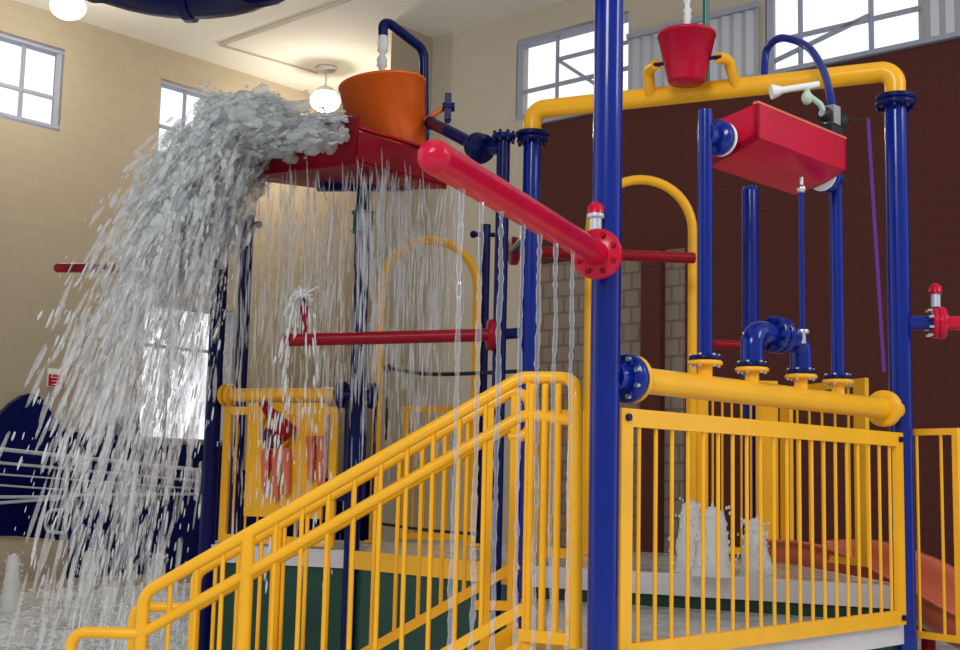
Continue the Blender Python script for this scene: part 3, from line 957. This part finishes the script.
stair_rail(0, 'near yellow stair railing climbing to the front blue post, with a foot loop', .5)
stair_rail(W_, 'far yellow stair railing, behind the near one, ending in a curled top', .2)
st = thing('staircase', V((-.6, 5.9, 0)), 'yellow metal stairs with plate treads climbing to the front deck', 'stairs')
for off in (.06, W_ - .06):
    mb = MB()
    a, b = sp_(nb + .45, off, -1.24), sp_(ntp + .03, off, -1.24)
    mb.prism([a - Z * .1, b - Z * .1, b + Z * .1, a + Z * .1], V((0, .02, 0))); mb.build('stringer', 'yellow', st)
for i in range(4):
    z = ZL * (i + 1) / 5
    x = nb + .3 + (ntp - nb - .3) * i / 4
    mb = MB(); mb.box(V((x + .18, (YN0 + YN1) / 2 + W_ / 2, z)), (.19, 0, 0), (0, W_ / 2 - .08, 0), (0, 0, .015)); mb.build('tread', 'tread', st)
mb = MB(); mb.prism([V((ntp, YN1 + .02, ZL - .03)), V((.47, 5.32, ZL - .03)), V((.36, 6.35, ZL - .03)), V((ntp, YN1 + W_ - .02, ZL - .03))], Z * .03); mb.build('landing', 'tread', st)

# ------------------------------------------------------------------ red pipes
RG = 'red water pipes'
# spray pipe with a row of outlets
fl = P(597, 254, 5.08); 
spd = V((-.63, -1.55, 0)).normalized()
e0 = fl; e1 = fl + spd * 1.63
t = thing('spray_pipe', fl, 'bright red drip pipe with rounded end fixed to the front blue post', 'pipe')
mb = MB()
pts = [e0, e1]; mb.tube(pts, .052, 24)
mb.lathe(e1, spd, [(.052, 0), (.05, .015), (.04, .034), (.022, .046), (.001, .05)], 24); mb.build('pipe', 'red', t)
mb = MB(); mb.flange(e0 - spd * .0, spd, .105, .03); mb.flange(e0 - spd * .03, spd, .1, .025); rf = mb.build('flange', 'red', t)
bolts_ring(e0, spd, .082, 8, .011, .03).build('bolt', 'darkred', rf)
mb = MB(); mb.cyl(e0 - spd * .02, V((A.x, A.y, e0.z)), .05, 16); mb.build('neck', 'blue', t)
nzl = e0 + V((-.005, .03, 0))
t = thing('pipe_valve', nzl + Z * .09, 'small red capped valve on top of the red pipe flange', 'valve')
mb = MB(); mb.cyl(nzl + Z * .08, nzl + Z * .17, .026, 14); mb.flange(nzl + Z * .165, Z, .036, .02); mb.build('stem', 'silver', t)
mb = MB(); mb.lathe(nzl + Z * .172, Z, [(.036, 0), (.032, .035), (.015, .05), (.001, .052)], 16); mb.build('cap', 'red', t)
# sprayer pipe
py0, py1 = P(290, 340, 8.0), P(489, 335, 7.9)
t = thing('sprayer_pipe', (py0 + py1) / 2, 'red horizontal pipe with an upright nozzle at its free end, crossing before the water curtain', 'pipe')
mb = MB(); mb.tube([py0, py1], .041, 18); mb.sphere(py0, .041, 16, 10); mb.build('pipe', 'darkred', t)
sn = P(305, 338, 8.0)
mb = MB(); mb.cyl(sn, P(304, 300, 8.0), .026, 14); mb.sphere(P(304, 300, 8.0), .028, 12, 8); mb.build('nozzle', 'darkred', t)
mb = MB(); mb.flange(P(491, 335, 7.92), V((1, .1, 0)), .1, .05); mb.build('flange', 'darkred', t)
mb = MB(); mb.cyl(P(493, 335, 7.95), P(520, 333, 8.0), .035, 14); mb.build('neck', 'navy', t)
# red pipe behind
a_, b_ = P(514, 251, 8.6), P(694, 258, 8.9)
t = thing('cross_pipe', (a_ + b_) / 2, 'red pipe running behind the front blue post towards the yellow arch', 'pipe')
mb = MB(); mb.cyl(a_, b_, .04, 16); mb.build('pipe', 'darkred', t)
mb = MB(); mb.flange(a_, b_ - a_, .1, .05); mb.build('flange', 'darkred', t)
mb = MB(); mb.cyl(a_, V((Cc.x, Cc.y, a_.z)), .035, 12); mb.build('neck', 'navy', t)
a_, b_ = P(716, 344, 9.45), V((G.x, G.y, P(752, 346, 9.5).z))
t = thing('short_pipe', a_, 'short red pipe stub on the round topped blue post', 'pipe')
mb = MB(); mb.cyl(a_, b_, .035, 14); mb.sphere(a_, .035, 12, 8); mb.build('pipe', 'darkred', t)
a_ = P(58, 268, 9.3); b_ = V((Fp.x, Fp.y, P(210, 268, 9.6).z))
t = thing('spray_pipe', a_, 'dark red pipe arm with drip holes reaching out through the big splash', 'pipe')
mb = MB(); mb.cyl(a_, b_, .034, 14); mb.sphere(a_, .034, 12, 8); mb.build('pipe', 'darkred', t)
mb = MB()
for k in range(6):
    p = a_ + (b_ - a_) * (.06 + .05 * k); mb.cyl(p + V((0, -.03, -.005)), p + V((0, -.037, -.005)), .011, 8)
mb.build('drip_holes', 'black', t)
# outlet at the far right
zr_ = P(915, 322, 7.0).z
o0 = V((B.x, B.y, zr_)); dx = V((1, -.15, 0)).normalized()
t = thing('side_pipe', o0, 'red flanged pipe bolted to the side of the flanged blue post', 'pipe')
mb = MB(); mb.cyl(o0 + dx * .05, o0 + dx * .2, .04, 16); mb.build('neck', 'blue', t)
mb = MB(); mb.flange(o0 + dx * .19, dx, .088, .03); mb.flange(o0 + dx * .225, dx, .092, .045); rf = mb.build('flange', 'red', t)
bolts_ring(o0 + dx * .2, dx, .074, 8, .009, .05).build('bolt', 'steel', rf)
mb = MB(); mb.cyl(o0 + dx * .23, o0 + dx * 1.2, .04, 16); mb.build('pipe', 'red', t)
nz = o0 + dx * .2
t = thing('pipe_valve', nz + Z * .09, 'small red capped valve on top of the side pipe flange', 'valve')
mb = MB(); mb.cyl(nz + Z * .09, nz + Z * .17, .026, 14); mb.build('stem', 'silver', t)
mb = MB(); mb.flange(nz + Z * .17, Z, .034, .015); mb.lathe(nz + Z * .175, Z, [(.038, 0), (.034, .03), (.015, .048), (.001, .05)], 16); mb.build('cap', 'red', t)

# ------------------------------------------------------------------ big orange bucket, its tray and feed
BY = 9.04
bz0, bz1 = P(390, 156, BY).z, P(384, 84, BY).z
bc = P(384, 110, BY)
t = thing('dump_bucket', V((bc.x + .05, bc.y, bz0)), 'big orange dump bucket tipped over the dark red tray', 'bucket')
hh = bz1 - bz0
ax = V((-.13, 0, 1)).normalized()
mb = MB(); base = V((bc.x + .05, BY, bz0))
mb.lathe(base, ax, [(.001, 0), (.255, 0), (.265, .015), (.318, hh - .02), (.326, hh - .02), (.326, hh), (.31, hh), (.25, .03), (.001, .03)], 36)
mb.build('body', 'orange', t)
mb = MB(); pv = base + ax * (hh * .45)
mb.cyl(pv + V((.24, 0, 0)), P(447, 106, BY), .018, 10); mb.build('axle', 'orange', t)
tb = thing('pivot_bracket', P(447, 122, BY), 'navy pivot bracket with bolts beside the orange bucket', 'bracket')
mb = MB(); p = P(448, 107, BY); mb.box(p, (.025, 0, 0), (0, .03, 0), (0, 0, .1)); mb.cyl(p + V((-.04, 0, .0)), p + V((.05, 0, 0)), .035, 12)
mb.cyl(p + V((0, 0, -.12)), p + V((0, 0, .1)), .02, 8); mb.build('plate', 'navy', tb)
# navy arm from the slim post
ar = [P(431, 123, BY - .1), P(448, 131, 8.4), P(480, 148, 8.1), V((D.x - .0, D.y, P(480, 150, 8.0).z))]
t = thing('bucket_arm', ar[0], 'navy pipe arm running from the slim flanged post to the orange bucket', 'arm')
mb = MB(); mb.tube(fillet(ar, .08), .042, 16); mb.sphere(ar[0], .05, 16, 10); mb.build('pipe', 'navy', t)
mb = MB(); dd = ar[2] - ar[1]; mb.flange(P(477, 146, 8.12), dd, .09, .06); mb.flange(P(482, 149, 8.06), dd, .1, .04); mb.build('flange', 'navy', t)
# feed pipe over the bucket
fx = [P(424, 150, BY + .3), P(424, 50, BY + .3), P(389, 23, BY + .05), P(383, 24, BY), P(383, 36, BY)]
mb = MB(); mb.tube(fillet(fx, .1, 8), .037, 16)
tag(mb.build('feed_pipe', 'navy'), 'navy bent feed pipe pouring water into the orange bucket', 'pipe')
strand('water_stream', P(383, 36, BY), P(383, 84, BY).z, .034, 'water pouring from the navy feed pipe into the orange bucket', None, 5, 'foam', .008)

# tray: sloping plate with upturned sides
t = thing('splash_tray', P(370, 168, 9.0), 'dark red splash tray under the orange bucket, mostly hidden by water', 'tray')
zt0 = P(370, 165, 8.4).z
c1 = V((-.87, 8.4, zt0)); c2 = c1 + UD * .9; c4 = c1 + VD * 1.35; c3 = c2 + VD * 1.25 + Z * .16; c4 = c4 + Z * .1
mb = MB(); mb.prism([c1, c2, c3, c4], Z * .03); mb.build('floor_plate', 'darkred', t)
for a_, b_, h in ((c1, c2, .2), (c2, c3, .2), (c1, c4, .31)):
    mb = MB(); mb.bar(a_ + Z * (h / 2 + .03), b_ + Z * (h / 2 + .03), .025, h); mb.build('side_wall', 'darkred', t)
mb = MB(); mb.bar(c1 + Z * .26, c2 + Z * .26, .04, .014); mb.build('rim', 'red', t)
mb = MB(); mb.bar(V((E.x - .35, E.y, zt0 + .03)), V((E.x + .35, E.y, zt0 + .05)), .06, .07); mb.build('support_beam', 'navy', t)

# ------------------------------------------------------------------ salmon slide beyond the deck
t = thing('flume_slide', V((3.4, 8.3, 0)), 'salmon open slide flume running down beside the flanged blue post', 'slide')
path = [P(792, 566, 9.3), P(840, 568, 8.9), P(885, 582, 8.6), P(930, 606, 8.3), P(985, 640, 8.0), P(1060, 690, 7.7)]
sp2 = smooth(path, 5)
mb = MB(); vs = []; fs = []
crs = [(math.cos(a) * .33, math.sin(a) * .3 + .3) for a in [math.pi + math.pi * k / 12 for k in range(13)]]
crs = [(-.40, .31)] + crs + [(.40, .31)]
for i, p in enumerate(sp2):
    d = (sp2[min(i + 1, len(sp2) - 1)] - sp2[max(i - 1, 0)]); d.z = 0; d.normalize(); s = V((d.y, -d.x, 0))
    for x, z in crs: vs.append(p + s * x + Z * (z - .12))
nc = len(crs)
for i in range(len(sp2) - 1):
    for k in range(nc - 1): fs.append([i * nc + k, i * nc + k + 1, (i + 1) * nc + k + 1, (i + 1) * nc + k])
mb.add(vs, fs, True); o = mb.build('flume', 'salmon', t)
so = o.modifiers.new('thick', 'SOLIDIFY'); so.thickness = .02
for px, Y in ((928, 8.3),):
    p = P(px, 620, Y); mb = MB(); mb.cyl(V((p.x, p.y, 0)), V((p.x, p.y, p.z - .0)), .045, 14); mb.build('leg', 'darkred', t)

# ------------------------------------------------------------------ water: strands from the red spray pipe
SG = 'clear water strands under the red spray pipe'
names = ['water strand falling closest to the rounded end of the red spray pipe', 'second water strand from the rounded pipe end, before the stair balusters',
         'third water strand from the rounded end of the red pipe', 'fourth water strand, middle of the row under the red spray pipe',
         'third water strand from the red flange', 'second water strand from the red flange of the spray pipe', 'water strand falling closest to the red flange on the blue post']
for i, px in enumerate((462, 482, 502, 523, 540, 556, 573)):
    best = min(((abs(480 + F * 0 + 0), k) for k in range(1)))
    # find where along the pipe this column lies
    bt = 0; bd = 1e9
    for k in range(400):
        q = e0_pt = fl + spd * (1.63 * k / 400)
        dv = q - V((0, 0, CAMZ)); x_ = 480 + F * dv.dot(_r) / dv.dot(_f)
        if abs(x_ - px) < bd: bd = abs(x_ - px); bt = q
    strand('water_strand', bt - Z * .05, .02 if i < 3 else ZL, .0095, names[i], SG, 20 + i, 'stream', .006)


# ------------------------------------------------------------------ water: white bubblers
def bubbler(base, h, r, lab, grp, seed):
    rng = random.Random(seed)
    mb = MB(); seg = 18; n = 14
    vs = []; fs = []
    for i in range(n + 1):
        u = i / n
        rad = r * (1.15 - .55 * u) * (1 if u < .9 else math.sqrt(max(.02, 1 - ((u - .9) / .1) ** 2)))
        for k in range(seg):
            a = 2 * math.pi * k / seg
            w = 1 + .22 * noise.noise(V((math.cos(a) * 1.5 + seed * 7, math.sin(a) * 1.5, u * 4)))+ .10 * noise.noise(V((math.cos(a) * 4 + seed * 7, math.sin(a) * 4, u * 11)))
            vs.append(base + V((math.cos(a) * rad * w, math.sin(a) * rad * w, u * h)))
    for i in range(n):
        for k in range(seg):
            k2 = (k + 1) % seg
            fs.append([i * seg + k, i * seg + k2, (i + 1) * seg + k2, (i + 1) * seg + k])
    mb.add(vs, fs, True)
    for k in range(60):
        u = rng.random(); a = rng.random() * 6.28; rad = r * (.8 + .7 * rng.random()) * (1.15 - .4 * u)
        mb.sphere(base + V((math.cos(a) * rad, math.sin(a) * rad, u * h * 1.02)), rng.uniform(.004, .010) * r / .08, 6, 4, (1, 1, 1.6))
    return tag(mb.build('water_bubbler', 'bubble', None, base), lab, 'fountain', grp)


def deckpt(px, py, z): return onplane(px, py, V((0, 0, z)), Z)
bg_ = 'white bubblers on the deck'
for px, py, ytop, r, lab in ((690, 572, 499, .085, 'tallest white bubbler on the deck behind the yellow bars'), (712, 576, 506, .10, 'middle white bubbler on the deck, next to the tallest one'),
                             (755, 572, 518, .085, 'shortest white bubbler on the deck, apart from the other two')):
    b_ = deckpt(px, py, ZU); h = P(px, ytop, b_.y).z - ZU
    bubbler(b_, h, r, lab, bg_, px)
fg = 'white bubblers on the pool floor'
for px, py, ytop, r, lab in ((10, 612, 553, .085, 'white bubbler on the pool floor by the tan curb'), (86, 592, 550, .08, 'white bubbler on the pool floor before the railing post'),
                             (157, 590, 552, .085, 'white bubbler on the pool floor nearest the stair foot')):
    b_ = deckpt(px, py, 0); h = P(px, ytop, b_.y).z
    bubbler(b_, h, r * b_.y / 13, lab, fg, px)


# ------------------------------------------------------------------ water: the big splash and the curtain (nobody could count their drops)
import numpy as np
TV = []; TF = []
SEGS, RINGS = 6, 5
TV.append((0, 0, -1))
for i in range(1, RINGS):
    t_ = math.pi * i / RINGS
    for k in range(SEGS):
        a = 2 * math.pi * k / SEGS
        TV.append((math.sin(t_) * math.cos(a), math.sin(t_) * math.sin(a), -math.cos(t_)))
TV.append((0, 0, 1)); last = len(TV) - 1
for k in range(SEGS):
    TF.append((0, 1 + (k + 1) % SEGS, 1 + k))
    TF.append((last, last - SEGS + k, last - SEGS + (k + 1) % SEGS))
for i in range(RINGS - 2):
    for k in range(SEGS):
        k2 = (k + 1) % SEGS; o_ = 1 + i * SEGS
        TF.append((o_ + k, o_ + k2, o_ + SEGS + k2)); TF.append((o_ + k, o_ + SEGS + k2, o_ + SEGS + k))
TV = np.array(TV); TF = np.array(TF)
rs = np.random.RandomState(11)


def drops(name, pos, vel, rad, length, material, lab, cat='water'):
    pos = np.array(pos, float); vel = np.array(vel, float); rad = np.array(rad, float); length = np.array(length, float)
    d = vel / np.linalg.norm(vel, axis=1, keepdims=True)
    ref = np.tile(np.array([[.31, .95, .05]]), (len(d), 1))
    x = np.cross(d, ref); x /= np.linalg.norm(x, axis=1, keepdims=True); y = np.cross(d, x)
    j = 1 + .35 * (rs.rand(len(pos), len(TV), 1) - .5)
    base = pos.mean(0); base[2] = max(0, pos[:, 2].min())
    vs = (pos[:, None, :] - base + j * (TV[None, :, 0:1] * x[:, None, :] * rad[:, None, None] + TV[None, :, 1:2] * y[:, None, :] * rad[:, None, None]
          + TV[None, :, 2:3] * d[:, None, :] * length[:, None, None]))
    n = len(pos); nv = len(TV)
    fs = (TF[None] + (np.arange(n) * nv)[:, None, None]).reshape(-1, 3)
    me = bpy.data.meshes.new(name)
    me.vertices.add(n * nv); me.vertices.foreach_set('co', vs.reshape(-1))
    me.loops.add(len(fs) * 3); me.loops.foreach_set('vertex_index', fs.reshape(-1).astype(np.int32))
    me.polygons.add(len(fs)); me.polygons.foreach_set('loop_start', (np.arange(len(fs)) * 3).astype(np.int32))
    me.polygons.foreach_set('use_smooth', np.ones(len(fs), bool))
    me.update(calc_edges=True)
    me.materials.append(M[material])
    o = bpy.data.objects.new(name, me); C.objects.link(o); o.location = base
    return tag(o, lab, cat, None, 'stuff')


g_ = 9.8
Z0 = 4.07
body = ([], [], [], [])
core, fine, mist = ([], [], [], []), ([], [], [], []), ([], [], [], [])
def put(L, p, v, r, l):
    L[0].append(p); L[1].append(v); L[2].append(r); L[3].append(l)
for jet in range(430):
    vx = -(.4 + 1.8 * rs.rand() ** .85)
    a_ = abs(vx)
    vz = .1 + .36 * rs.rand() * a_ + .12 * rs.randn()
    vy = rs.randn() * .25
    ox = -1.82 + .4 * (a_ / 2.2) + .1 * rs.randn(); oy = 8.85 + rs.randn() * .28; oz = Z0 + rs.randn() * .07
    tmax = (1.0 if a_ < 1.05 else 1.0 - .40 * (a_ - 1.05) / 1.15) + .05 * rs.randn()
    jw = rs.rand()
    for k in range(56):
        t = tmax * (rs.rand() ** 1.35)
        sp = .015 + .09 * t * (.4 + jw)
        p = np.array([ox + vx * t, oy + vy * t, oz + vz * t - .5 * g_ * t * t]) + rs.randn(3) * sp * np.array([.8, 1, 1.1])
        if p[2] < .02 or (t > .5 and rs.rand() < .5): continue
        v = np.array([vx, vy, vz - g_ * t]) + rs.randn(3) * .3
        sv = np.linalg.norm(v)
        q = rs.rand()
        if t < .38 and q < .11:
            r = (.016 + .028 * rs.rand()) * (1 - .9 * t); put(body, p, v, r, r * (1.3 + .5 * sv * rs.rand()))
        elif t < .45 and q < .42:
            r = .007 + .018 * rs.rand() ** 2; put(core, p, v, r, r * (1 + .7 * sv * rs.rand()))
        elif q < .72:
            r = .0025 + .008 * rs.rand() ** 3; put(fine, p, v, r, r * (1.2 + sv * (.4 + .7 * rs.rand())))
        else:
            r = .006 + .014 * rs.rand(); put(mist, p, v, r, r * (2 + sv * (.7 + 1.0 * rs.rand())))
# water piled up over the tray, where it leaves the bucket
for k in range(4500):
    u = rs.rand(); p = np.array([-.95 - 1.0 * u, 8.85 + rs.randn() * .25, zt0 + .12 + (Z0 + .10 - zt0) * rs.rand() ** .7 * (.55 + .45 * u)])
    v = np.array([-2, rs.randn() * .3, .6 * rs.randn() - .4])
    if rs.rand() < .16: r = .02 + .035 * rs.rand(); put(body, p, v, r, r * (1.2 + 1.2 * rs.rand()))
    elif rs.rand() < .5: r = .006 + .018 * rs.rand() ** 2; put(core, p, v, r, r * (1.2 + 1.2 * rs.rand()))
    else: r = .005 + .008 * rs.rand(); put(fine, p, v, r, r * (1.5 + 2 * rs.rand()))
bo = drops('splash_body', *body, 'splash', 'grey churning mass of water thrown off the dark red tray')
rm = bo.modifiers.new('join', 'REMESH'); rm.mode = 'VOXEL'; rm.voxel_size = .014; rm.use_smooth_shade = True
sm_ = bo.modifiers.new('soften', 'SMOOTH'); sm_.factor = .5; sm_.iterations = 4
tx = bpy.data.textures.new('churn', 'CLOUDS'); tx.noise_scale = .05; tx.noise_depth = 3
dm = bo.modifiers.new('churn', 'DISPLACE'); dm.texture = tx; dm.texture_coords = 'GLOBAL'; dm.strength = .05
drops('splash_spray', *core, 'splash', 'small grey drops of water round the churning mass over the tray')
drops('splash_drops', *fine, 'foam', 'bright white drops flying in the big splash')
drops('splash_streaks', *mist, 'thin', 'thin grey streaks of water inside and below the big splash')

# curtain under the tray
pos, vel, rad, ln = [], [], [], []
for jet in range(150):
    e = rs.rand()
    q = c1 + UD * (1.05 * rs.rand()) + VD * (1.3 * rs.rand()) if e < .5 else (c1 + UD * (1.05 * rs.rand()) - VD * .03 if e < .75 else c1 + VD * (1.3 * rs.rand()) - UD * .03)
    z0 = zt0 - .02; vx = rs.randn() * .1
    L = (2.75 if q.x < -.95 else 2.2) * (.35 + .65 * rs.rand())
    for k in range(int(8 + 22 * rs.rand())):
        u = rs.rand(); z = z0 - L * u; t = math.sqrt(2 * (z0 - z) / g_)
        pos.append((q.x + vx * t + rs.randn() * .014, q.y + rs.randn() * .014, z)); vel.append((vx + rs.randn() * .03, 0, -max(.6, g_ * t)))
        r = .002 + .005 * rs.rand(); rad.append(r); ln.append(r * (8 + 22 * rs.rand()))
drops('water_curtain', pos, vel, rad, ln, 'thin', 'thin curtain of falling drops under the red tray round the navy post')

# spray from the red sprayer nozzle
pos, vel, rad, ln = [], [], [], []
s_o = P(304, 298, 8.0)
for k in range(230):
    br = rs.rand()
    vx = -.25 + rs.randn() * .09 if br < .7 else .2 + rs.randn() * .08
    t = rs.rand() * .68
    p = np.array([s_o.x + vx * t, s_o.y - .05 + rs.randn() * .03, s_o.z + .6 * t - .5 * g_ * t * t]) + rs.randn(3) * .012
    pos.append(p); vel.append((vx, .01, .6 - g_ * t)); r = .003 + .006 * rs.rand(); rad.append(r); ln.append(r * (3 + 9 * rs.rand()))
drops('nozzle_spray', pos, vel, rad, ln, 'bubble', 'white spray arching from the upright red nozzle')
# churned water on the pool floor
pos, vel, rad, ln = [], [], [], []
for k in range(900):
    q = deckpt(rs.uniform(2, 215), rs.uniform(580, 660), 0)
    u = rs.randn() * .5
    pos.append((q.x, q.y, .01 + abs(rs.randn()) * .02)); vel.append((rs.randn() * .3 + .5, rs.randn() * .2, .05)); r = .006 + .012 * rs.rand(); rad.append(r); ln.append(r * (1.5 + 3 * rs.rand()))
drops('floor_splashes', pos, vel, rad, ln, 'bubble', 'small white ripples and splashes on the wet pool floor')
